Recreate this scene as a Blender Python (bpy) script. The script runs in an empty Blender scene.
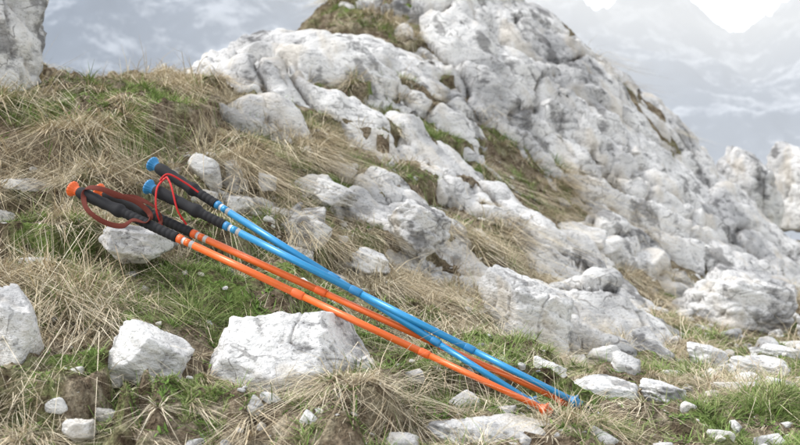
import bpy, bmesh, math, numpy as np, time
from mathutils import Vector, Matrix
T0=time.time()
scene=bpy.context.scene

# ------------------------------------------------------------------ noise
_perm=np.random.default_rng(3).permutation(4096)
_perm=np.concatenate([_perm,_perm,_perm])
_g=np.random.default_rng(5).normal(size=(4096,3)); _g/=np.linalg.norm(_g,axis=1)[:,None]
def perlin(x,y,z):
    xi=np.floor(x).astype(int);yi=np.floor(y).astype(int);zi=np.floor(z).astype(int)
    xf=x-xi;yf=y-yi;zf=z-zi
    u=xf**3*(xf*(xf*6-15)+10);v=yf**3*(yf*(yf*6-15)+10);w=zf**3*(zf*(zf*6-15)+10)
    xi&=4095;yi&=4095;zi&=4095
    def gr(a,b,c):
        h=_perm[(_perm[(_perm[(xi+a)&4095]+yi+b)&4095]+zi+c)&4095]
        g=_g[h]
        return g[...,0]*(xf-a)+g[...,1]*(yf-b)+g[...,2]*(zf-c)
    def L(a,b,t): return a+(b-a)*t
    return L(L(L(gr(0,0,0),gr(1,0,0),u),L(gr(0,1,0),gr(1,1,0),u),v),
             L(L(gr(0,0,1),gr(1,0,1),u),L(gr(0,1,1),gr(1,1,1),u),v),w)*1.5
def fbm(x,y,z,oct=4,gain=.5):
    s=0;a=1
    for i in range(oct):
        s=s+a*perlin(x+17.3*i,y-9.1*i,z+3.7*i);x=x*2.03;y=y*2.03;z=z*2.03;a*=gain
    return s
def ridged(x,y,z,oct=5,gain=.5):
    s=0;a=1
    for i in range(oct):
        s=s+a*(1-2*np.abs(perlin(x+7.3*i,y-2.1*i,z+5.7*i)));x=x*2.05;y=y*2.05;z=z*2.05;a*=gain
    return s
def sstep(a,b,x):
    t=np.clip((x-a)/(b-a),0,1);return t*t*(3-2*t)

# ------------------------------------------------------------------ terrain base (metres, camera eye at z=0)
CP=np.array([
(-4,-3,-1.2),(0,-3,-1.3),(4,-3,-1.2),(-2.5,0,-.75),(0,0,-.8),(2.5,0,-.8),(-1.2,1,-.5),(0,1,-.56),(1.2,1,-.56),
(-.85,1.7,-.42),(-.72,1.8,-.40),(-.37,1.85,-.41),(0,1.9,-.42),(.4,2.0,-.446),(.82,2.06,-.46),(1.6,2.1,-.47),
(-.82,2.05,-.32),(-.615,2.05,-.345),(-.44,2.2,-.36),(-.15,2.15,-.383),(.2,2.25,-.42),
(-.9,2.25,-.243),(-.75,2.2,-.25),(-1.5,2.3,-.2),
(-1.0,2.5,-.12),(-.75,2.5,-.145),(-.52,2.6,-.177),(-.27,2.7,-.238),(0,2.7,-.346),(.26,2.6,-.41),(.8,2.8,-.46),(1.5,3,-.47),
(-1.08,2.7,-.05),(-.825,2.75,-.063),(-.58,2.9,-.08),
(-1.2,3.0,.126),(-.93,3.1,.16),(-.63,3.15,.07),(-1.32,3.3,.37),(-1.02,3.4,.40),(-.79,3.6,.40),(-1.29,3.8,.48),(-.84,4.2,.53),
(-.85,5,.66),(-1.26,4.5,.58),(-1.25,5.5,.70),(-1.8,3.6,.5),(-2.6,3.8,.7),(-2.4,5.2,.8),(-2.2,2.6,.0),
(-.31,3.1,-.118),(0,3.2,-.24),(.32,3.2,-.38),(-.36,3.6,.115),(0,3.6,-.065),(.37,3.7,-.25),(.7,3.5,-.42),
(-.44,4.4,.45),(0,4.4,.27),(.45,4.5,.01),(.9,4.5,-.31),(1.29,4.3,-.46),
(-.36,5.2,.79),(.11,5.4,.71),(.54,5.4,.39),(1.08,5.4,.01),(1.59,5.3,-.36),(2.08,5.2,-.46),(3.2,5,-.5),
(-.62,6.2,1.12),(-.95,6.2,.90),(-.37,6.8,1.53),(.0,7.0,1.66),(.58,7.2,1.64),(.32,6.3,1.26),(.86,6.5,1.14),(.86,7.2,1.58),
(1.24,7.3,1.37),(1.63,7.4,1.07),(1.92,7.4,.79),(2.22,7.4,.44),(2.48,7.3,.0),(2.55,6.8,-.3),(1.35,6.4,.62),(1.7,6.5,.3),(2.0,6.3,-.1),
(3.2,7,-.4),(2.9,8.2,-.1),(4.2,8.5,-.2),(3.6,10,-.4),(5,6,-.6),
(-1.4,7,.4),(-.9,8.3,.7),(0,8.6,1.0),(1,8.8,.9),(2,8.8,.3),(-2.6,7,.4),(-2,10,-.6),(0,11,-.5),(2,11,-.6),(5,11,-1),(-5,6,.6),(-5,1,-.3),(5,2,-.6),
],float)
def _U(r2): return 0.5*r2*np.log(r2+1e-12)
_P=CP[:,:2];n=len(CP)
_K=_U(((_P[:,None]-_P[None])**2).sum(-1))+np.eye(n)*0.004
_A=np.zeros((n+3,n+3));_A[:n,:n]=_K;_A[:n,n]=1;_A[:n,n+1:]=_P;_A[n,:n]=1;_A[n+1:,:n]=_P.T
_W=np.linalg.solve(_A,np.concatenate([CP[:,2],np.zeros(3)]))
def tps(X,Y):
    s=_W[n]+_W[n+1]*X+_W[n+2]*Y
    for i in range(n):
        s=s+_W[i]*_U((X-_P[i,0])**2+(Y-_P[i,1])**2)
    return s
def farz(X,Y):
    r=np.hypot(X,Y-3)
    return np.where(r<60,-1.5-.25*(r-8),-14.5-.28*(r-60)).clip(-420,0)+sstep(20,200,r)*14*fbm(X/90,Y/90,0*X,3)
def base(X,Y):
    r=np.hypot(X*.85,Y-3.2)
    Xc=np.clip(X,-9,9);Yc=np.clip(Y,-6,13)
    b=sstep(6.6,10.5,r)
    return tps(Xc,Yc)*(1-b)+farz(X,Y)*b
xs=list(np.arange(-1.75,3.0,0.0085)); 
s=.012;x=3.0
R=[]
while x<9000: R.append(x); x+=s; s*=1.08
s=.012;x=-1.75-.012;Lf=[]
while x>-9000: Lf.append(x); x-=s; s*=1.08
XS=np.array(Lf[::-1]+xs+R)
ys=[];y=1.45
while y<8.0: ys.append(y); y+=0.0062*(y/1.6)**0.75
s=.03;R=[]
while y<12000: R.append(y); y+=s; s*=1.07
s=.01;y=1.44;Lf=[]
while y>-3000: Lf.append(y); y-=s; s*=1.14
YS=np.array(Lf[::-1]+ys+R)
X,Y=np.meshgrid(XS,YS)
near=(np.hypot(X*.85,Y-3.2)<11)
B=np.empty_like(X)
B[near]=base(X[near],Y[near]); B[~near]=farz(X[~near],Y[~near])
Z0=np.zeros_like(X)
S=B.copy()
m=near
S[m]+= (.045*fbm(X[m]*2.2,Y[m]*2.2,Z0[m],3)+.028*fbm(X[m]*7,Y[m]*7,Z0[m]+4,4,.55)+.009*ridged(X[m]*25,Y[m]*25,Z0[m],3))
def banks(X,Y,B):
    f=B*4.2+.9*fbm(X*1.1,Y*1.1,X*0+6,3)+.22*fbm(X*7,Y*7,X*0+2,3)
    t=f-np.floor(f)
    return .110*(sstep(.30,.37,t)-t)*(1-sstep(.2,.8,X))*sstep(1.6,2.0,Y)
S[m]+=banks(X[m],Y[m],B[m])

# ------------------------------------------------------------------ limestone outcrop surface
def slabs(X,Y,sc,seed,tilt,k,ang,st):
    wx=X+sc*.30*fbm(X/sc*.9,Y/sc*.9,X*0+seed,3);wy=Y+sc*.30*fbm(X/sc*.9+31,Y/sc*.9,X*0+seed+9,3)
    c,s_=math.cos(ang),math.sin(ang)
    U=(wx*c+wy*s_)/(sc*st);V=(-wx*s_+wy*c)/sc
    iu=np.floor(U).astype(int);iv=np.floor(V).astype(int)
    rg=np.random.default_rng(seed);tab=rg.random((4096,5))
    best=np.full(X.shape,-9.)
    for du in(-1,0,1):
        for dv in(-1,0,1):
            h=_perm[(_perm[(iu+du+seed)&4095]+iv+dv)&4095]
            t=tab[h]
            pu=U-(iu+du+t[...,0]);pv=V-(iv+dv+t[...,1])
            d2=pu*pu+pv*pv
            hh=(t[...,2]-.5)*.8+tilt*((t[...,3]-.5)*2*pu+(t[...,4]-.5)*2*pv)-k*np.minimum((d2/.42)**3,8)
            best=np.maximum(best,hh)
    return best*sc
BI=[(.9,6.9,1.5,.95,.16),(1.7,6.8,.75,.9,.13),(2.1,7.2,.5,.6,.15),(1.95,6.9,.4,.5,.12),(1.6,5.8,.6,.5,.08),(-.2,6.6,.9,.8,.13),(-.4,5.3,.5,.5,.11),(.35,5.5,.55,.6,.14),(-.1,4.6,.4,.3,.12),(.5,4.6,.4,.4,.12),
    (.12,3.9,.32,.25,.10),(.85,4.4,.35,.3,.12),(1.05,5.1,.4,.4,.12),(.42,3.55,.25,.22,.09),(-.62,3.95,.3,.14,.08),(-1.2,5.2,.7,.4,.12),(-.7,5.2,.4,.4,.11),(-.75,4.6,.4,.2,.09),(-1.1,4.4,.4,.2,.09),(-.4,4.6,.3,.2,.08),
    (-.95,3.72,.12,.08,.06),(-.85,3.02,.12,.06,.06),(-.42,3.0,.12,.06,.06),(-1.05,2.95,.1,.05,.06),(-.62,2.95,.08,.05,.05),
    (.8,3.75,.3,.2,.09),(-.05,3.45,.16,.12,.07),(.15,3.2,.2,.12,.08),(-.50,3.35,.18,.12,.08),(1.15,4.0,.3,.2,.08),(-.35,4.05,.35,.14,.09),(.1,2.95,.15,.08,.06),(.75,3.3,.25,.12,.08),(-.25,3.6,.2,.1,.07),
    (-.02,6.05,.2,.15,-.10),(.0,7.0,.30,.2,-.08),(.95,5.7,.2,.3,-.05),(-.35,4.85,.35,.08,-.08),(.35,4.95,.3,.08,-.08),(.15,4.2,.3,.07,-.08),(1.0,4.75,.25,.08,-.07),(.6,6.2,.08,.3,-.05),(-.1,5.8,.25,.08,-.08)]
def bias(X,Y):
    b=np.full(X.shape,-.135)
    for x,y,rx,ry,a in BI:
        b=b+a*1.5*np.exp(-(((X-x)/rx)**2+((Y-y)/ry)**2))
    return np.minimum(b,.13+.10*sstep(1.2,1.8,X)*sstep(6,6.6,Y))
def rockz(X,Y,Bz):
    s1=slabs(X,Y,.95,11,.50,.32,-.6,1.7)
    s2=slabs(X,Y,.36,23,.70,.38,-.5,1.8)
    s3=slabs(X,Y,.13,37,.8,.40,-.3,1.6)
    b=bias(X,Y)
    big=sstep(.0,.12,b)
    far=sstep(5.0,6.2,Y)
    damp=np.clip((b+.14)/.14,.35,1)
    return Bz+b+damp*((.34+.06*far)*s1+(.40-(.18+.10*far)*big)*s2)+(.36-(.24+.08*far)*big)*s3+.035*fbm(X*1.6,Y*1.6,X*0+2,3)
RZ=np.full(X.shape,-1e4)
mr=near&(np.hypot(X*.85,Y-3.2)<9.5)
RZ[mr]=rockz(X[mr],Y[mr],B[mr])

def setmesh(name,V,F,mats,smooth=True):
    me=bpy.data.meshes.new(name)
    k=F.shape[1]
    me.vertices.add(len(V));me.vertices.foreach_set('co',V.astype(np.float32).ravel())
    me.loops.add(F.size);me.loops.foreach_set('vertex_index',F.astype(np.int32).ravel())
    me.polygons.add(len(F));me.polygons.foreach_set('loop_start',np.arange(0,F.size,k,dtype=np.int32))
    try: me.polygons.foreach_set('loop_total',np.full(len(F),k,dtype=np.int32))
    except Exception: pass
    me.polygons.foreach_set('use_smooth',np.full(len(F),smooth))
    me.update(calc_edges=True)
    for m_ in mats: me.materials.append(m_)
    ob=bpy.data.objects.new(name,me);scene.collection.objects.link(ob)
    return ob
def attr(ob,name,arr):
    a=ob.data.attributes.new(name,'FLOAT','POINT');a.data.foreach_set('value',arr.astype(np.float32).ravel())
def cattr(ob,name,arr):
    a=ob.data.attributes.new(name,'FLOAT_COLOR','POINT')
    c=np.ones((len(arr),4),np.float32);c[:,:3]=arr;a.data.foreach_set('color',c.ravel())
def rkattr(ob,W):
    x,y,z=W[:,0],W[:,1],W[:,2]
    a=.5+.5*fbm(x*2.2,y*2.2,z*2.2,4,.55)
    s_=.5+.5*fbm(x*6+z*2,y*6,z*2.2-x,4,.6)
    w=.5+.5*fbm(x*3,y*3,z*3+8,3)
    cattr(ob,'rk',np.stack([a,s_,w],-1))

# ------------------------------------------------------------------ materials
class NT:
    def __init__(s,name):
        s.m=bpy.data.materials.new(name);s.m.use_nodes=True;s.t=s.m.node_tree;s.t.nodes.clear()
        s.out=s.n('ShaderNodeOutputMaterial')
    def n(s,ty,**kw):
        nd=s.t.nodes.new(ty)
        for k,v in kw.items(): setattr(nd,k,v)
        return nd
    def l(s,a,b): s.t.links.new(a,b)
    def ramp(s,f,stops,interp='LINEAR'):
        r=s.n('ShaderNodeValToRGB');e=r.color_ramp.elements;r.color_ramp.interpolation=interp
        while len(e)<len(stops): e.new(.5)
        for el,(p,c) in zip(e,stops):
            el.position=p;el.color=(c,c,c,1) if not hasattr(c,'__len__') else (*c,1)
        s.l(f,r.inputs[0]);return r.outputs[0]
    def noise(s,v,sc,det=6,ro=.6,dist=0):
        nd=s.n('ShaderNodeTexNoise');nd.inputs['Scale'].default_value=sc;nd.inputs['Detail'].default_value=det
        nd.inputs['Roughness'].default_value=ro;nd.inputs['Distortion'].default_value=dist
        if v is not None: s.l(v,nd.inputs['Vector'])
        return nd
    def math(s,op,a,b=None,clamp=False):
        nd=s.n('ShaderNodeMath',operation=op,use_clamp=clamp)
        for i,v in enumerate((a,b)):
            if v is None: continue
            if isinstance(v,(int,float)): nd.inputs[i].default_value=v
            else: s.l(v,nd.inputs[i])
        return nd.outputs[0]
    def mix(s,f,a,b,mode='MIX'):
        nd=s.n('ShaderNodeMix',data_type='RGBA',blend_type=mode)
        for i,v in ((0,f),(6,a),(7,b)):
            if isinstance(v,(int,float)): nd.inputs[i].default_value=v
            elif isinstance(v,tuple): nd.inputs[i].default_value=(*v,1)
            else: s.l(v,nd.inputs[i])
        return nd.outputs[2]
def mat_rock(name):
    N=NT(name);g=N.n('ShaderNodeNewGeometry');P=g.outputs['Position']
    at=N.n('ShaderNodeAttribute',attribute_name='rk');sep=N.n('ShaderNodeSeparateColor');N.l(at.outputs['Color'],sep.inputs[0])
    big,stv=sep.outputs[0],sep.outputs[1]
    mp=N.n('ShaderNodeMapping');mp.inputs['Rotation'].default_value=(.3,.5,.6);mp.inputs['Scale'].default_value=(1,1,2.2);N.l(P,mp.inputs[0]);PM=mp.outputs[0]
    med=N.noise(PM,12,6,.70).outputs[0]
    fine=N.noise(P,95,2,.7).outputs[0]
    c=N.ramp(med,[(.28,(.34,.335,.33)),(.40,(.59,.585,.575)),(.50,(.76,.75,.73)),(.75,(.82,.81,.785))])
    c=N.mix(.85,c,N.ramp(big,[(.22,(.54,.545,.56)),(.42,(.86,.86,.865)),(.58,(1,1,1))]),'MULTIPLY')
    c=N.mix(.58,c,N.ramp(fine,[(.32,0.28),(.42,1),(1,1)]),'MULTIPLY')
    st2=N.math('ADD',stv,N.math('MULTIPLY',N.math('SUBTRACT',med,.5),.9))
    c=N.mix(.68,c,N.ramp(st2,[(.21,(.23,.225,.225)),(.36,(1,1,1))]),'MULTIPLY')
    c=N.mix(N.math('MULTIPLY',N.ramp(stv,[(.60,0),(.85,1)]),.38),c,(.54,.46,.34))
    vm=N.n('ShaderNodeVectorMath',operation='SCALE');vm.inputs['Scale'].default_value=.30;N.l(at.outputs['Color'],vm.inputs[0])
    va=N.n('ShaderNodeVectorMath',operation='ADD');N.l(PM,va.inputs[0]);N.l(vm.outputs[0],va.inputs[1])
    v=N.n('ShaderNodeTexVoronoi',feature='DISTANCE_TO_EDGE');v.inputs['Scale'].default_value=3.8;N.l(va.outputs[0],v.inputs['Vector'])
    cr=N.ramp(N.math('SUBTRACT',v.outputs[0],N.math('MULTIPLY',N.math('SUBTRACT',med,.50),.16)),[(0,0.0),(.018,1)])
    crm=N.math('MAXIMUM',cr,N.ramp(stv,[(.50,0),(.62,1)]))
    c=N.mix(N.math('MULTIPLY',N.math('SUBTRACT',1,crm),.6),c,(.12,.112,.105))
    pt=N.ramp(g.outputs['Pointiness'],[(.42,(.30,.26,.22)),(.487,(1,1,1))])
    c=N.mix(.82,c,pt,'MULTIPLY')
    h=N.math('ADD',N.math('MULTIPLY',med,1.5),N.math('MULTIPLY',fine,.28))
    bp=N.n('ShaderNodeBump');bp.inputs['Strength'].default_value=.75;bp.inputs['Distance'].default_value=.022;N.l(h,bp.inputs['Height'])
    b=N.n('ShaderNodeBsdfDiffuse')
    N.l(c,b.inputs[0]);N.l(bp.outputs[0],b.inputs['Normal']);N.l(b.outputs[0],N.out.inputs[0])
    return N.m
def mat_soil():
    N=NT('soil_and_moss');g=N.n('ShaderNodeNewGeometry');P=g.outputs['Position']
    n1=N.noise(P,16,4,.72).outputs[0];n2=N.noise(P,110,2,.7).outputs[0]
    c=N.ramp(n1,[(.3,(.06,.043,.028)),(.46,(.17,.13,.09)),(.60,(.33,.28,.20)),(.8,(.50,.45,.36))])
    c=N.mix(.85,c,N.ramp(n2,[(.3,.35),(.55,1.0),(.75,1.3)]),'MULTIPLY')
    a=N.n('ShaderNodeAttribute',attribute_name='green')
    gr=N.ramp(n2,[(.3,(.06,.085,.022)),(.6,(.17,.23,.07)),(.8,(.28,.34,.13))])
    f=N.math('MULTIPLY',a.outputs['Fac'],N.ramp(n1,[(.36,0),(.54,.85)]),True)
    c=N.mix(f,c,gr)
    bp=N.n('ShaderNodeBump');bp.inputs['Strength'].default_value=1;bp.inputs['Distance'].default_value=.022
    N.l(N.math('ADD',n1,N.math('MULTIPLY',n2,.5)),bp.inputs['Height'])
    b=N.n('ShaderNodeBsdfDiffuse')
    N.l(c,b.inputs[0]);N.l(bp.outputs[0],b.inputs['Normal']);N.l(b.outputs[0],N.out.inputs[0]);return N.m
def mat_blade(name):
    N=NT(name);a=N.n('ShaderNodeAttribute',attribute_name='col')
    d=N.n('ShaderNodeBsdfDiffuse');N.l(a.outputs['Color'],d.inputs[0]);N.l(d.outputs[0],N.out.inputs[0]);return N.m
def mat_simple(name,col,rough=.4,metal=0,bump=0,bs=400,var=.15,spec=.5):
    N=NT(name);tc=N.n('ShaderNodeTexCoord')
    nz=N.noise(tc.outputs['Object'],bs,3,.6).outputs[0]
    c=N.mix(1.0,tuple(col),N.ramp(nz,[(.3,1-var),(.7,1.0)]),'MULTIPLY')
    b=N.n('ShaderNodeBsdfPrincipled');b.inputs['Roughness'].default_value=rough;b.inputs['Metallic'].default_value=metal;b.inputs['Specular IOR Level'].default_value=spec
    N.l(c,b.inputs['Base Color'])
    if bump:
        bp=N.n('ShaderNodeBump');bp.inputs['Strength'].default_value=bump;bp.inputs['Distance'].default_value=.001;N.l(nz,bp.inputs['Height']);N.l(bp.outputs[0],b.inputs['Normal'])
    N.l(b.outputs[0],N.out.inputs[0]);return N.m
M_rock=mat_rock('limestone');M_soil=mat_soil()

GG=[(-1.15,3.45,.30,.22,1.5),(-.9,3.5,.2,.15,.9),(-.78,3.2,.14,.12,.9),(-.45,2.75,.45,.16,1.3),(-.75,2.35,.35,.12,.8),(-.55,1.98,.18,.16,1.3),(-.1,2.45,.3,.2,.9),(-.35,2.5,.3,.12,.9),
    (.25,2.9,.3,.2,.8),(.9,3.0,.5,.3,.8),(.35,2.2,.25,.15,.8),(.15,2.3,.3,.15,.6),(1.0,2.35,.5,.2,.8),(1.5,3.6,.6,.4,.8),(-.05,6.35,.35,.25,1.1),(-.33,5.0,.3,.2,.6),(.0,7.0,.5,.2,.9),
    (.35,4.0,.2,.2,.5),(-.2,3.5,.2,.25,.8),(.9,5.4,.2,.3,.7),(2.3,6.2,.5,.5,1.1),(3.1,7.5,.6,.6,1.1),(-.45,3.0,.2,.15,.9),(1.6,4.9,.3,.3,.5),(.1,2.0,.3,.1,.4),(-.3,4.15,.25,.15,.7),
    (-.35,4.85,.35,.15,1.0),(.35,4.95,.3,.12,1.0),(1.0,4.75,.25,.12,.8),(-.02,6.05,.2,.15,.8),(.6,6.2,.12,.3,.7),(-.95,2.65,.3,.10,1.2),(-.45,3.75,.25,.12,.9),(.2,2.55,.25,.12,.9),(.7,2.3,.3,.15,.7)]
DD=[(-1.15,3.1,.4,.15,1.3),(-.75,3.1,.25,.25,.9),(-.45,3.45,.2,.3,.8),(-.28,3.25,.15,.2,1.6),(-.1,3.3,.15,.15,1.3),(.22,3.45,.18,.25,1.6),(.3,3.15,.2,.12,1.4),(-.05,2.95,.2,.12,1.0),
    (.6,3.5,.25,.15,1.4),(-.9,2.78,.3,.06,.7),(-.9,2.42,.3,.06,.7),(0,4.1,.3,.3,.7),(-.2,5.0,.4,.4,.6),(.8,4.2,.3,.3,.8),(.95,3.5,.3,.2,1.0),(1.2,5.3,.4,.5,.6),(.9,2.8,.5,.15,.3),
    (-.7,4.2,.4,.4,.7),(-.10,2.02,.07,.06,.7),(2.2,5.6,.4,.4,.5),(-.1,6.2,.4,.3,.6),(1.45,6.3,.3,.3,.5),(-1.1,2.2,.3,.2,.4),(-.4,2.35,.25,.05,.4),(-.1,2.65,.3,.08,.4)]
def mask(L,X,Y,f,lo):
    b=np.full(X.shape,lo)
    for x,y,rx,ry,a in L: b=b+a*np.exp(-(((X-x)/rx)**2+((Y-y)/ry)**2))
    return np.clip(np.maximum(b,0)*(.38+2.8*fbm(X*f,Y*f,X*0+lo*50+3,4)),0,1.4)
GM=np.zeros_like(X);GM[near]=mask(GG,X[near],Y[near],5,.14)

ny,nx=X.shape
idx=np.arange(ny*nx).reshape(ny,nx)
F=np.stack([idx[:-1,:-1],idx[:-1,1:],idx[1:,1:],idx[1:,:-1]],-1).reshape(-1,4)
ground=setmesh('ground',np.stack([X,Y,S],-1).reshape(-1,3),F,[M_soil])
attr(ground,'green',np.where(near,GM,0.5))
keepv=(RZ>S-.16)
fk=(keepv[:-1,:-1]|keepv[:-1,1:]|keepv[1:,1:]|keepv[1:,:-1])&mr[:-1,:-1]&mr[1:,1:]&mr[1:,:-1]&mr[:-1,1:]
Fr=F[fk.ravel()]
used=np.unique(Fr);remap=np.full(ny*nx,-1);remap[used]=np.arange(len(used))
RZn=np.where(RZ<-100,S-.2,RZ)
gy,gx=np.gradient(RZn,YS,XS)
Nn=np.stack([-gx,-gy,np.ones_like(gx)],-1);Nn/=np.linalg.norm(Nn,axis=-1)[...,None]
V=np.stack([X,Y,RZn],-1).reshape(-1,3)[used];Nn=Nn.reshape(-1,3)[used]
px,py,pz=V[:,0],V[:,1],V[:,2]
d=.020*ridged(px*2.3,py*2.3,pz*4.5,4,.42)+.008*fbm(px*9,py*9,pz*14,3,.55)+.003*ridged(px*22,py*22,pz*30,3,.6)
led=pz*6+px*3.2+1.0*fbm(px*1.2,py*1.2,pz*1.2,3)
fr=led-np.floor(led);d=d+.060*(sstep(.0,.82,fr)-sstep(.88,1,fr))*sstep(-.2,.3,perlin(px*1.1,py*1.1,pz+9))
led=pz*19+px*11+2.0*fbm(px*1.6,py*1.6,pz*1.6+4,3)
fr=led-np.floor(led);d=d+.018*(sstep(.0,.76,fr)-sstep(.86,1,fr))*sstep(-.1,.3,perlin(px*1.7+3,py*1.7,pz+2))
cr=np.abs(perlin(px*1.8+pz*1.8+4,py*.9,pz*1.5-px));d=d-.065*(1-sstep(0,.045,cr))
V=V+Nn*(d-.02)[:,None]
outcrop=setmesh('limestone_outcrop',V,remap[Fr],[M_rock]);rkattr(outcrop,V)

def bil(A,x,y):
    i=np.clip(np.searchsorted(XS,x)-1,0,nx-2);j=np.clip(np.searchsorted(YS,y)-1,0,ny-2)
    tx=(x-XS[i])/(XS[i+1]-XS[i]);ty=(y-YS[j])/(YS[j+1]-YS[j])
    return (A[j,i]*(1-tx)+A[j,i+1]*tx)*(1-ty)+(A[j+1,i]*(1-tx)+A[j+1,i+1]*tx)*ty
# ------------------------------------------------------------------ rocks
_ico={}
def ico(sub):
    if sub not in _ico:
        bm=bmesh.new();bmesh.ops.create_icosphere(bm,subdivisions=sub,radius=1)
        v=np.array([q.co[:] for q in bm.verts]);f=np.array([[q.index for q in p.verts] for p in bm.faces]);bm.free()
        v/=np.linalg.norm(v,axis=1)[:,None];_ico[sub]=(v,f)
    return _ico[sub]
# explicit joint faces for the big pale block: bright bedding top leaning to the viewer, undercut right end
BLOCK=[((-.20,-.50,.82),.50),((.90,-.45,.15),.84),((.25,-.92,-.25),.86),((-.45,-.85,-.2),.84),((-.95,-.15,.2),.86),((0,1,.2),.9),((.62,-.30,.70),.70),((-.3,.35,.9),.72)]
def rockverts(sub,seed,rad,rot=0,tilt=(0,0),planes=9,rough=.045,top=.55,explicit=None):
    v,f=ico(sub);r=np.random.default_rng(seed)
    pn=r.normal(size=(planes,3));pn/=np.linalg.norm(pn,axis=1)[:,None]
    pd=r.uniform(.50,.95,planes)
    if explicit:
        pn=np.array([e[0] for e in explicit]);pd=np.array([e[1] for e in explicit])
    else:
        pn=np.concatenate([pn,[[.12,-.15,.98],[.9,-.35,.1],[-.85,-.5,.15],[.1,-.97,.2]]])
        pd=np.concatenate([pd,[top,.75,.8,.7]])
    pn=pn/np.linalg.norm(pn,axis=1)[:,None]
    dots=v@pn.T
    rr=pd[None]/np.maximum(dots,.05)
    k=46. if not explicit else 70.
    R_=-np.log(np.exp(-k*np.clip(rr,0,3)).sum(1)+math.exp(-k*1.25))/k
    w=v*R_[:,None]
    o=seed*3.17
    if sub>=4:
        w=w+v*(rough*1.1*ridged(w[:,0]*1.6+o,w[:,1]*1.6,w[:,2]*2.2,5,.5)-rough+rough*.9*fbm(w[:,0]*5+o,w[:,1]*5,w[:,2]*5,4,.6))[:,None]
        c_=np.abs(perlin(w[:,0]*1.3+o,w[:,1]*1.0,w[:,2]*.8));w=w-v*(1.4*rough*(1-sstep(0,.045,c_)))[:,None]
        ld=w[:,2]*3.2+w[:,0]*.9+.5*perlin(w[:,0]*1.3+o,w[:,1]*1.3,w[:,2]);fr=ld-np.floor(ld)
        w=w+v*(1.2*rough*(sstep(0,.8,fr)-sstep(.9,1,fr)-.5))[:,None]
    else: w=w+v*(rough*1.2*fbm(w[:,0]*2+o,w[:,1]*2,w[:,2]*2,2))[:,None]
    w=w*np.array(rad)
    Mx=np.array(Matrix.Rotation(rot,3,'Z')@Matrix.Rotation(tilt[0],3,'X')@Matrix.Rotation(tilt[1],3,'Y'))
    return w@Mx.T,f
ROCKS=[
(-1.52,3.62,.66,.31,.3,.55,.2,(0,.1),101,'limestone_boulder',6),
(-1.45,3.15,.27,.12,.1,.14,.5,(0,.2),102,'limestone_boulder',5),
(-1.09,2.95,.085,.095,.08,.07,.3,(.1,.2),103,'limestone_rock',5),
(-1.13,2.82,.02,.06,.06,.035,.3,(.1,.2),104,'limestone_rock',4),
(-.69,2.60,-.050,.100,.13,.065,.1,(.05,.05),105,'limestone_rock',5),
(-.79,2.06,-.215,.066,.09,.10,.1,(.1,.1),106,'limestone_rock',5),
(-.51,2.08,-.280,.080,.09,.075,.3,(.1,.45),107,'limestone_rock',5),
(-.25,2.17,-.315,.165,.14,.165,.0,(.05,.22),108,'limestone_boulder',6),
(-.60,1.86,-.385,.036,.03,.03,.3,(0,0),109,'limestone_rock',4),
(-.59,2.05,-.325,.025,.025,.022,.3,(0,0),110,'limestone_rock',4),
(.17,1.95,-.425,.14,.08,.055,-.1,(.1,.1),111,'limestone_rock',5),
(.00,1.9,-.420,.045,.04,.025,.3,(0,0),112,'limestone_rock',4),
(.31,2.0,-.455,.09,.06,.04,-.3,(0,.1),113,'limestone_rock',5),
(.42,3.22,-.33,.17,.14,.22,.2,(.1,.1),114,'limestone_boulder',6),
(.06,3.45,-.02,.14,.13,.14,.5,(.2,.2),115,'limestone_boulder',6),
(1.60,4.62,-.38,.29,.22,.23,.1,(.1,.1),116,'limestone_boulder',6),
(1.12,3.1,-.46,.12,.09,.05,.1,(.1,.1),117,'limestone_rock',5),
(.50,2.46,-.42,.11,.07,.05,.2,(.1,.1),118,'limestone_rock',5),
(.66,2.5,-.43,.09,.06,.04,.8,(.1,.1),119,'limestone_rock',5),
(.39,2.62,-.40,.06,.05,.06,.8,(.1,.1),120,'limestone_rock',5),
(2.72,8.0,.15,.42,.4,.66,.1,(.1,.25),121,'limestone_boulder',6),
(3.5,8.6,.28,.36,.3,.52,.1,(.1,.1),122,'limestone_boulder',5),
(1.02,3.3,-.44,.08,.06,.05,.4,(.1,.1),123,'limestone_rock',5),
(1.35,3.55,-.47,.12,.08,.05,.4,(.1,.1),124,'limestone_rock',5),
(.82,2.9,-.46,.06,.05,.03,.4,(.1,.1),125,'limestone_rock',4),
(1.85,4.3,-.48,.17,.12,.10,.4,(.1,.1),126,'limestone_rock',5),
(-.9,5.1,.70,.20,.18,.13,.4,(.1,.1),127,'limestone_boulder',5),
(-.30,3.02,-.10,.05,.05,.035,.4,(.1,.1),128,'limestone_rock',4),
(-.60,3.1,.08,.045,.04,.035,.4,(.1,.1),129,'limestone_rock',4),
(-.43,3.25,.13,.035,.03,.04,.4,(.1,.1),130,'limestone_rock',4),
(-.53,3.25,.125,.045,.04,.035,.4,(.1,.1),131,'limestone_rock',4),
(-.83,2.98,.05,.08,.05,.03,.4,(.1,.1),132,'limestone_rock',4),
(-.22,3.45,.10,.09,.08,.05,.2,(.1,.3),133,'limestone_rock',5),
(-.10,3.15,-.13,.09,.08,.06,.2,(.1,.3),134,'limestone_rock',5),
(1.5,3.1,-.45,.08,.06,.04,.4,(.1,.1),135,'limestone_rock',5),
(1.05,2.75,-.45,.07,.05,.03,.9,(.1,.1),136,'limestone_rock',4),
]
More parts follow.
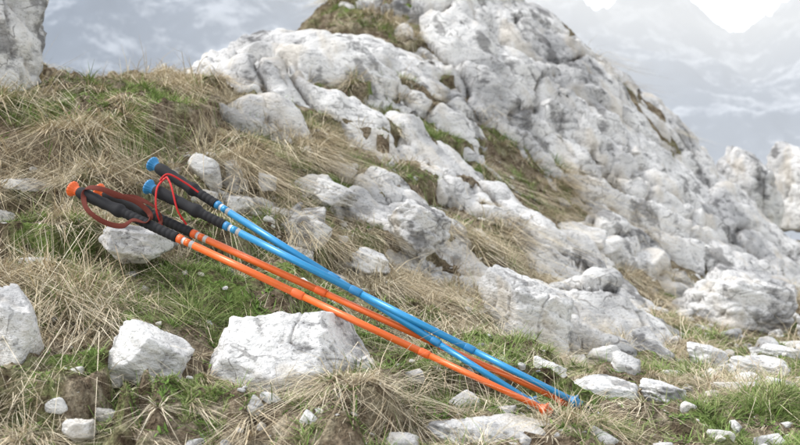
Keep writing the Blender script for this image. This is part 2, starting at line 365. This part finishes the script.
for (x,y,z,rx,ry,rz,ro,ti,sd,nm,sub) in ROCKS:
    v,f=rockverts(sub,sd,(rx,ry,rz),ro,ti,planes=6 if sd in(106,107,108) else 9,rough=.026 if sd in (105,106,107,108) else .040,explicit=BLOCK if sd==108 else None)
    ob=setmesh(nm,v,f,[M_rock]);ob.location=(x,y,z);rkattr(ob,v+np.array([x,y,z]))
VV=[];FF=[];off=0
def addstone(x,y,sz,sd,sub=2):
    global off
    r=np.random.default_rng(sd)
    z=float(bil(S,np.array([x]),np.array([y]))[0]);zr=float(bil(RZ,np.array([x]),np.array([y]))[0])
    if zr>z+.03 and r.random()<.8: return
    z=max(z,zr)
    v,f=rockverts(sub,sd%400,(sz*r.uniform(.8,1.7),sz*r.uniform(.7,1.1),sz*r.uniform(.4,.9)),r.uniform(0,6),(r.uniform(-.5,.5),r.uniform(-.5,.5)),planes=7,rough=.03)
    VV.append(v+np.array([x,y,z+sz*.05]));FF.append(f+off);off+=len(v)
ZN=[(-.4,2.0,.6,.25,150,.0055),(.5,2.4,.7,.4,220,.009),(1.2,3.2,.7,.6,260,.014),(1.6,4.3,.7,.6,150,.02),(-.45,3.15,.3,.15,90,.011),(-.1,3.3,.4,.4,120,.010),(0,2.6,.5,.2,60,.006),
    (.6,3.6,.4,.3,110,.014),(-1.0,2.7,.35,.3,70,.007),(.3,4.8,1.0,1.0,110,.018),(1.9,5.6,.7,.7,120,.028),(.1,1.9,.5,.1,60,.008),(-.5,3.2,.2,.1,40,.020)]
sd=5000
for x,y,rx,ry,cnt,sz in ZN:
    for _ in range(cnt):
        sd+=1;r=np.random.default_rng(sd)
        px_,py_=x+r.normal()*rx*.7,y+r.normal()*ry*.7
        if py_<1.5: continue
        k=sz*(.4+r.pareto(1.8)*.7);k=min(k,sz*4.0)
        addstone(px_,py_,k,sd,4 if k>.03 else 3)
SV=np.concatenate(VV);stones=setmesh('loose_stones',SV,np.concatenate(FF),[M_rock],True);rkattr(stones,SV)

# ------------------------------------------------------------------ grass
gys,gxs=np.gradient(S,YS,XS)
def tufts(name,M,f,lo,count,bl,Lr,spread,lean,droop,down,width,pal,seed,mat):
    r=np.random.default_rng(seed)
    n_=count*16
    yy=1.5+ (r.random(n_)**1.35)*7.5
    xx=r.uniform(-.56,.56,n_)*(yy+.35)+ .03*yy
    w=mask(M,xx,yy,f,lo)
    sz=bil(S,xx,yy);rz=bil(RZ,xx,yy)
    ok=(r.random(n_)<w)&(rz<sz+.012)
    for q in ROCKS:
        ok&=~((((xx-q[0])/(q[3]*.8))**2+((yy-q[1])/(q[4]*.8))**2<1)&(sz<q[2]+q[5]*.8))
    ii=np.nonzero(ok)[0][:count]
    xx,yy=xx[ii],yy[ii]
    nt=len(xx)
    size=r.lognormal(0,.40,nt)*np.where((xx<-.05)&(yy<2.25),.6,1)
    bx=np.repeat(np.arange(nt),bl);nb=len(bx)
    a=r.uniform(0,2*np.pi,nb);rad=np.abs(r.normal(size=nb))*spread*np.repeat(size,bl)
    X0=xx[bx]+np.cos(a)*rad;Y0=yy[bx]+np.sin(a)*rad
    Z_=bil(S,X0,Y0)-.004
    L=r.uniform(Lr[0],Lr[1],nb)*size[bx]
    dnx=-bil(gxs,X0,Y0);dny=-bil(gys,X0,Y0);sl=np.hypot(dnx,dny)+1e-6
    k=down*np.minimum(sl,1.2)
    dnx=dnx/sl*k;dny=dny/sl*k
    cb=r.normal(size=(nt,2))*.25
    dx=np.cos(a)*lean+r.normal(size=nb)*lean*.5+dnx+cb[bx,0];dy=np.sin(a)*lean+r.normal(size=nb)*lean*.5+dny+cb[bx,1];dz=np.ones(nb)*r.uniform(.6,1.2,nb)
    q=np.sqrt(dx**2+dy**2+dz**2);dx/=q;dy/=q;dz/=q
    dr=droop*r.uniform(.4,1.5,nb)
    ts=np.array([0,.45,1.0]);wd=np.array([1,.85,.12])
    W=width*r.uniform(.6,1.3,nb)*(.75+.12*yy[bx])
    sa=a+np.pi/2+r.normal(size=nb)*.8
    V=np.empty((nb,3,2,3),np.float32)
    for i,t in enumerate(ts):
        cx=X0+dx*L*t+dnx*dr*.7*L*t*t+np.cos(a)*dr*.35*L*t*t;cy=Y0+dy*L*t+dny*dr*.7*L*t*t+np.sin(a)*dr*.35*L*t*t
        cz=Z_+dz*L*t-dr*L*t*t*.75
        cz=np.maximum(cz,bil(S,cx,cy)+.003*t)
        for s_,sg in((0,-1),(1,1)):
            V[:,i,s_,0]=cx+sg*np.cos(sa)*W*wd[i]*.5;V[:,i,s_,1]=cy+sg*np.sin(sa)*W*wd[i]*.5;V[:,i,s_,2]=cz
    b0=(np.arange(nb)*6)[:,None,None]
    fq=np.array([[0,1,3,2],[2,3,5,4]])[None]
    F_=(b0+fq).reshape(-1,4)
    pal=np.array(pal);ci=r.integers(0,len(pal),nb)
    ti=r.integers(0,len(pal),nt)
    col=pal[ci]*.5+pal[ti[bx]]*.5
    col=col*r.uniform(.75,1.2,nb)[:,None]
    C=np.repeat(col[:,None,:],6,1)
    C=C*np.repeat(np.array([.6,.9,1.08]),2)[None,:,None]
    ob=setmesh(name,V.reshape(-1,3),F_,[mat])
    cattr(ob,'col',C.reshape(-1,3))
    return ob
MB=mat_blade('grass_blade');MD=mat_blade('dry_blade')
GP=[(.21,.31,.09),(.26,.37,.12),(.16,.25,.06),(.32,.40,.15),(.46,.44,.24)]
DP=[(.76,.65,.46),(.84,.75,.57),(.60,.49,.33),(.87,.80,.63),(.43,.33,.22),(.66,.58,.40)]
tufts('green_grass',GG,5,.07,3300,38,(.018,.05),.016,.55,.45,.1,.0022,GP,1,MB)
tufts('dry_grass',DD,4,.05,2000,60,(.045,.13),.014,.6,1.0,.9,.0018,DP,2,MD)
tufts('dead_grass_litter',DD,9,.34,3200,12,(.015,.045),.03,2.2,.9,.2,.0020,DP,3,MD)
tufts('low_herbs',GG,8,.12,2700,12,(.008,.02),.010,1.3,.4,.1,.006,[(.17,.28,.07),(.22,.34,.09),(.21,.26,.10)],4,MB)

# ------------------------------------------------------------------ poles
M_blk=mat_simple('black_foam',(.022,.022,.025),.75,0,.5,900,.4,.3)
M_or=mat_simple('orange_anodised',(.80,.15,.025),.33,.1,0,60,.1)
M_orp=mat_simple('orange_plastic',(.80,.13,.02),.45)
M_bl=mat_simple('blue_anodised',(.03,.28,.56),.30,.15,0,60,.1)
M_blp=mat_simple('blue_plastic',(.02,.21,.45),.42)
M_sil=mat_simple('silver_print',(.62,.62,.62),.35,.1)
M_steel=mat_simple('steel',(.25,.25,.26),.3,.9)
M_strap=mat_simple('strap_webbing',(.17,.04,.028),.85,0,.6,1500,.5,.2)
M_red=mat_simple('red_cord',(.65,.03,.03),.7,0,.5,1500,.3,.3)
def lathe(name,prof,mat,parent,seg=28,flutes=0,fd=0):
    bm=bmesh.new();rings=[]
    for s_,r_ in prof:
        rg=[]
        for i in range(seg):
            a=2*math.pi*i/seg;rr=r_*(1+fd*math.cos(flutes*a)) if flutes else r_
            rg.append(bm.verts.new((rr*math.cos(a),rr*math.sin(a),s_)))
        rings.append(rg)
    for a,b in zip(rings[:-1],rings[1:]):
        for i in range(seg): bm.faces.new((a[i],a[(i+1)%seg],b[(i+1)%seg],b[i]))
    bm.faces.new(rings[0][::-1]);bm.faces.new(rings[-1])
    me=bpy.data.meshes.new(name);bm.normal_update();bm.to_mesh(me);bm.free()
    for p in me.polygons: p.use_smooth=True
    me.materials.append(mat);ob=bpy.data.objects.new(name,me);scene.collection.objects.link(ob)
    ob.parent=parent;return ob
def pole(top,tip,shaft,plastic,foam_end,roll=0,grip_r=.0155):
    top=Vector(top);tip=Vector(tip);L=(tip-top).length
    e=bpy.data.objects.new('trekking_pole',None);scene.collection.objects.link(e)
    e.empty_display_size=.05
    q=(tip-top).to_track_quat('Z','Y');e.rotation_mode='QUATERNION';e.rotation_quaternion=q;e.location=top
    lathe('top_cap',[(-.004,.004),(-.0035,.014),(-.001,.0185),(.003,.0195),(.006,.018),(.011,.0125),(.020,.0115),(.026,.013)],plastic,e,60,15,.05)
    lathe('cap_badge',[(-.0062,.006),(-.0058,.009),(-.0035,.0105),(-.002,.0105)],M_blk,e)
    g=grip_r
    prof=[(.022,g*.80),(.030,g*.98),(.045,g*1.05),(.06,g*.92),(.078,g*.98),(.09,g*.86),(.105,g*.95),(.12,g*.84),(.135,g*.92),(.150,g*1.12),(.158,g*1.1),(.165,g*.84)]
    s_=.165
    while s_<foam_end-.012:
        prof+= [(s_+.004,g*.80),(s_+.010,g*.80),(s_+.012,g*.74),(s_+.014,g*.74)];s_+=.014
    prof+=[(foam_end-.004,g*.80),(foam_end,g*.66)]
    lathe('grip',prof,M_blk,e)
    lathe('grip_collar',[(foam_end,.0108),(foam_end+.012,.0108),(foam_end+.014,.0095)],plastic,e)
    a=foam_end+.013
    lathe('printed_band',[(a,.0088),(a+.034,.0088)],M_sil,e)
    lathe('brand_ring',[(a+.009,.0091),(a+.024,.0091)],shaft,e)
    a+=.034
    j1=L*.50;j2=L*.74;t=L-.075
    lathe('upper_shaft',[(a,.0088),(j1,.0088)],shaft,e)
    lathe('joint_collar',[(j1-.016,.0092),(j1-.014,.0099),(j1+.010,.0099),(j1+.014,.0088)],plastic,e)
    lathe('middle_shaft',[(j1,.0080),(j2,.0080)],shaft,e)
    lathe('joint_collar',[(j2-.012,.0082),(j2-.010,.0090),(j2+.008,.0090),(j2+.012,.0078)],plastic,e)
    lathe('lower_shaft',[(j2,.0071),(t,.0066)],shaft,e)
    lathe('basket',[(t-.006,.008),(t,.0085),(t+.004,.015),(t+.0065,.0155),(t+.008,.013),(t+.010,.009),(t+.022,.0072)],plastic,e,32,6,.08)
    lathe('tip_ferrule',[(t+.02,.0066),(L-.02,.0048)],M_blk,e)
    lathe('carbide_tip',[(L-.02,.0034),(L-.004,.0028),(L,.0014)],M_steel,e)
    return e
pC=pole((-.82,2.5,.085),(.360,2.04,-.412),M_or,M_orp,.335)
pD=pole((-.775,2.57,.082),(.408,2.12,-.407),M_or,M_orp,.30)
pA=pole((-.645,2.6,.153),(.335,2.09,-.413),M_bl,M_blp,.235)
pB=pole((-.63,2.50,.090),(.430,2.10,-.408),M_bl,M_blp,.24)

def catmull(P,n=14,closed=False):
    P=[Vector(p) for p in P];o=[];N_=len(P)
    rngi=range(N_ if closed else N_-1)
    for i in rngi:
        p0=P[(i-1)%N_] if closed else P[max(i-1,0)];p1=P[i];p2=P[(i+1)%N_];p3=P[(i+2)%N_] if closed else P[min(i+2,N_-1)]
        for k in range(n):
            t=k/n;o.append(.5*((2*p1)+(-p0+p2)*t+(2*p0-5*p1+4*p2-p3)*t*t+(-p0+3*p1-3*p2+p3)*t**3))
    if not closed:o.append(P[-1])
    return o
def ribbon(name,P,w,th,mat,parent,side0=(0,1,0.2),twist=0,closed=False):
    pts=catmull(P,14,closed);bm=bmesh.new();rings=[];N_=len(pts)
    for i,p in enumerate(pts):
        t=(pts[(i+1)%N_]-pts[i-1]) if closed else (pts[min(i+1,N_-1)]-pts[max(i-1,0)])
        t.normalize();sd_=Vector(side0);sd_=Matrix.Rotation(twist*math.sin(2*math.pi*i/N_),3,t)@sd_
        sd_=(sd_-t*sd_.dot(t)).normalized();nn=t.cross(sd_)
        rings.append([bm.verts.new(p+sd_*a*w/2+nn*b*th/2) for a,b in((-1,-.6),(-.9,-1),(.9,-1),(1,-.6),(1,.6),(.9,1),(-.9,1),(-1,.6))])
    K=len(rings[0]);rr=list(zip(rings[:-1],rings[1:]))
    if closed: rr.append((rings[-1],rings[0]))
    for a,b in rr:
        for i in range(K): bm.faces.new((a[i],a[(i+1)%K],b[(i+1)%K],b[i]))
    me=bpy.data.meshes.new(name);bm.normal_update();bm.to_mesh(me);bm.free()
    for p in me.polygons:p.use_smooth=True
    me.materials.append(mat);ob=bpy.data.objects.new(name,me);scene.collection.objects.link(ob)
    ob.parent=parent;ob.matrix_parent_inverse=(Matrix.Translation(parent.location)@parent.rotation_quaternion.to_matrix().to_4x4()).inverted()
    return ob
ribbon('wrist_strap',[(-.775,2.475,.085),(-.735,2.45,.083),(-.685,2.44,.066),(-.64,2.43,.050),(-.605,2.42,.020),(-.61,2.40,.000),(-.64,2.40,.006),(-.665,2.40,-.008),(-.70,2.41,-.004),(-.735,2.42,.012),(-.765,2.44,.035),(-.78,2.465,.065)],.013,.002,M_strap,pC,(0,.8,.6),1.2,True)
ribbon('wrist_strap',[(-.745,2.50,.085),(-.70,2.47,.066),(-.65,2.47,.06),(-.60,2.46,.035),(-.585,2.45,.005),(-.60,2.44,-.02)],.013,.002,M_strap,pD,(.1,.8,.5),.9)
ribbon('wrist_cord',[(-.588,2.52,.115),(-.60,2.47,.085),(-.597,2.45,.03),(-.585,2.46,-.01)],.0045,.003,M_red,pB,(1,0,0))
ribbon('wrist_cord',[(-.588,2.52,.115),(-.565,2.47,.09),(-.545,2.45,.03),(-.525,2.46,-.005)],.0045,.003,M_red,pA,(1,0,0))
ribbon('wrist_cord',[(-.60,2.50,.105),(-.575,2.48,.12),(-.535,2.48,.10),(-.50,2.48,.075)],.0045,.003,M_red,pA,(0,0,1))

# ------------------------------------------------------------------ mountains
def mountains():
    xs=np.linspace(-5200,6200,640);ys=np.linspace(2600,8000,360)
    X_,Y_=np.meshgrid(xs,ys)
    prof=sstep(2300,6000,Y_)*(1-.5*sstep(6300,8000,Y_))
    crest=1190+950*(1-sstep(-2200,900,X_))
    h=-420+prof*(crest+420)
    wx=X_+250*fbm(X_/1500,Y_/1500,X_*0,3)
    h=h+prof*(380*(ridged(wx/2100,Y_/2100,X_*0+2,9,.50)-1.1))
    V_=np.stack([X_,Y_,h],-1).reshape(-1,3)
    id_=np.arange(X_.size).reshape(X_.shape)
    F_=np.stack([id_[:-1,:-1],id_[:-1,1:],id_[1:,1:],id_[1:,:-1]],-1).reshape(-1,4)
    N=NT('mountain_rock_painted_haze');g=N.n('ShaderNodeNewGeometry');P=g.outputs['Position']
    nz=N.noise(P,.003,6,.75).outputs[0]
    sx=N.n('ShaderNodeSeparateXYZ');N.l(P,sx.inputs[0])
    sn=N.n('ShaderNodeSeparateXYZ');N.l(g.outputs['Normal'],sn.inputs[0])
    k=N.math('ADD',nz,N.math('MULTIPLY',N.math('SUBTRACT',sn.outputs[2],.75),.30))
    snow=N.ramp(N.math('ADD',k,N.math('DIVIDE',sx.outputs[2],9000)),[(.58,0),(.70,1)])
    c=N.mix(snow,N.mix(nz,(.10,.13,.17),(.32,.36,.42)),(.72,.75,.79))
    b=N.n('ShaderNodeBsdfDiffuse');N.l(c,b.inputs[0])
    # aerial haze painted as emission over the rock, stronger eastward and higher up
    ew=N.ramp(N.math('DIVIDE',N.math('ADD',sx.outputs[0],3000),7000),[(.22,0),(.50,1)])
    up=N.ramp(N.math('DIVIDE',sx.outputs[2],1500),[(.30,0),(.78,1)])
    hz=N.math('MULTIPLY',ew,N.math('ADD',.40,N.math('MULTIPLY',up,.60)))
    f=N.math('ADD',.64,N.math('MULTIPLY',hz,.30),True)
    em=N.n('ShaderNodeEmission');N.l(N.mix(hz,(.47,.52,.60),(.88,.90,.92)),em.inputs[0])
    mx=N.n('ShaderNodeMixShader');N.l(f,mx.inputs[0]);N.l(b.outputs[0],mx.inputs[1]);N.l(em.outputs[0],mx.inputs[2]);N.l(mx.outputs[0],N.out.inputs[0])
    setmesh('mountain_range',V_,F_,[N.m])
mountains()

# ------------------------------------------------------------------ light, sky, camera
EL=math.radians(52);AZ=math.radians(-82)
dirv=Vector((math.sin(AZ)*math.cos(EL),math.cos(AZ)*math.cos(EL),math.sin(EL)))
ld=bpy.data.lights.new('sun','SUN');ld.energy=2.3;ld.angle=math.radians(16);ld.color=(1,.975,.94)
lo=bpy.data.objects.new('sun',ld);scene.collection.objects.link(lo);lo.rotation_euler=dirv.to_track_quat('Z','Y').to_euler();lo.location=(-5,0,8)
w=bpy.data.worlds.new('World');scene.world=w;w.use_nodes=True;nt=w.node_tree;nt.nodes.clear()
o=nt.nodes.new('ShaderNodeOutputWorld');bg=nt.nodes.new('ShaderNodeBackground');sk=nt.nodes.new('ShaderNodeTexSky')
sk.sky_type='NISHITA';sk.sun_disc=False;sk.sun_elevation=EL;sk.sun_rotation=AZ;sk.air_density=1.2;sk.dust_density=3.0;sk.altitude=1500
hs=nt.nodes.new('ShaderNodeHueSaturation');hs.inputs['Saturation'].default_value=.18;hs.inputs['Value'].default_value=2.45
bg.inputs[1].default_value=.15
nt.links.new(sk.outputs[0],hs.inputs['Color']);nt.links.new(hs.outputs[0],bg.inputs[0]);nt.links.new(bg.outputs[0],o.inputs[0])
cd=bpy.data.cameras.new('camera');cam=bpy.data.objects.new('camera',cd);scene.collection.objects.link(cam)
cam.location=(0,0,0);cam.rotation_euler=(math.radians(90),0,0);cd.sensor_width=36;cd.lens=45;cd.clip_start=.05;cd.clip_end=30000
cd.dof.use_dof=True;cd.dof.focus_distance=2.35;cd.dof.aperture_fstop=5.2
scene.camera=cam
scene.view_settings.view_transform='Standard';scene.view_settings.look='None';scene.view_settings.exposure=0
print('done',time.time()-T0)
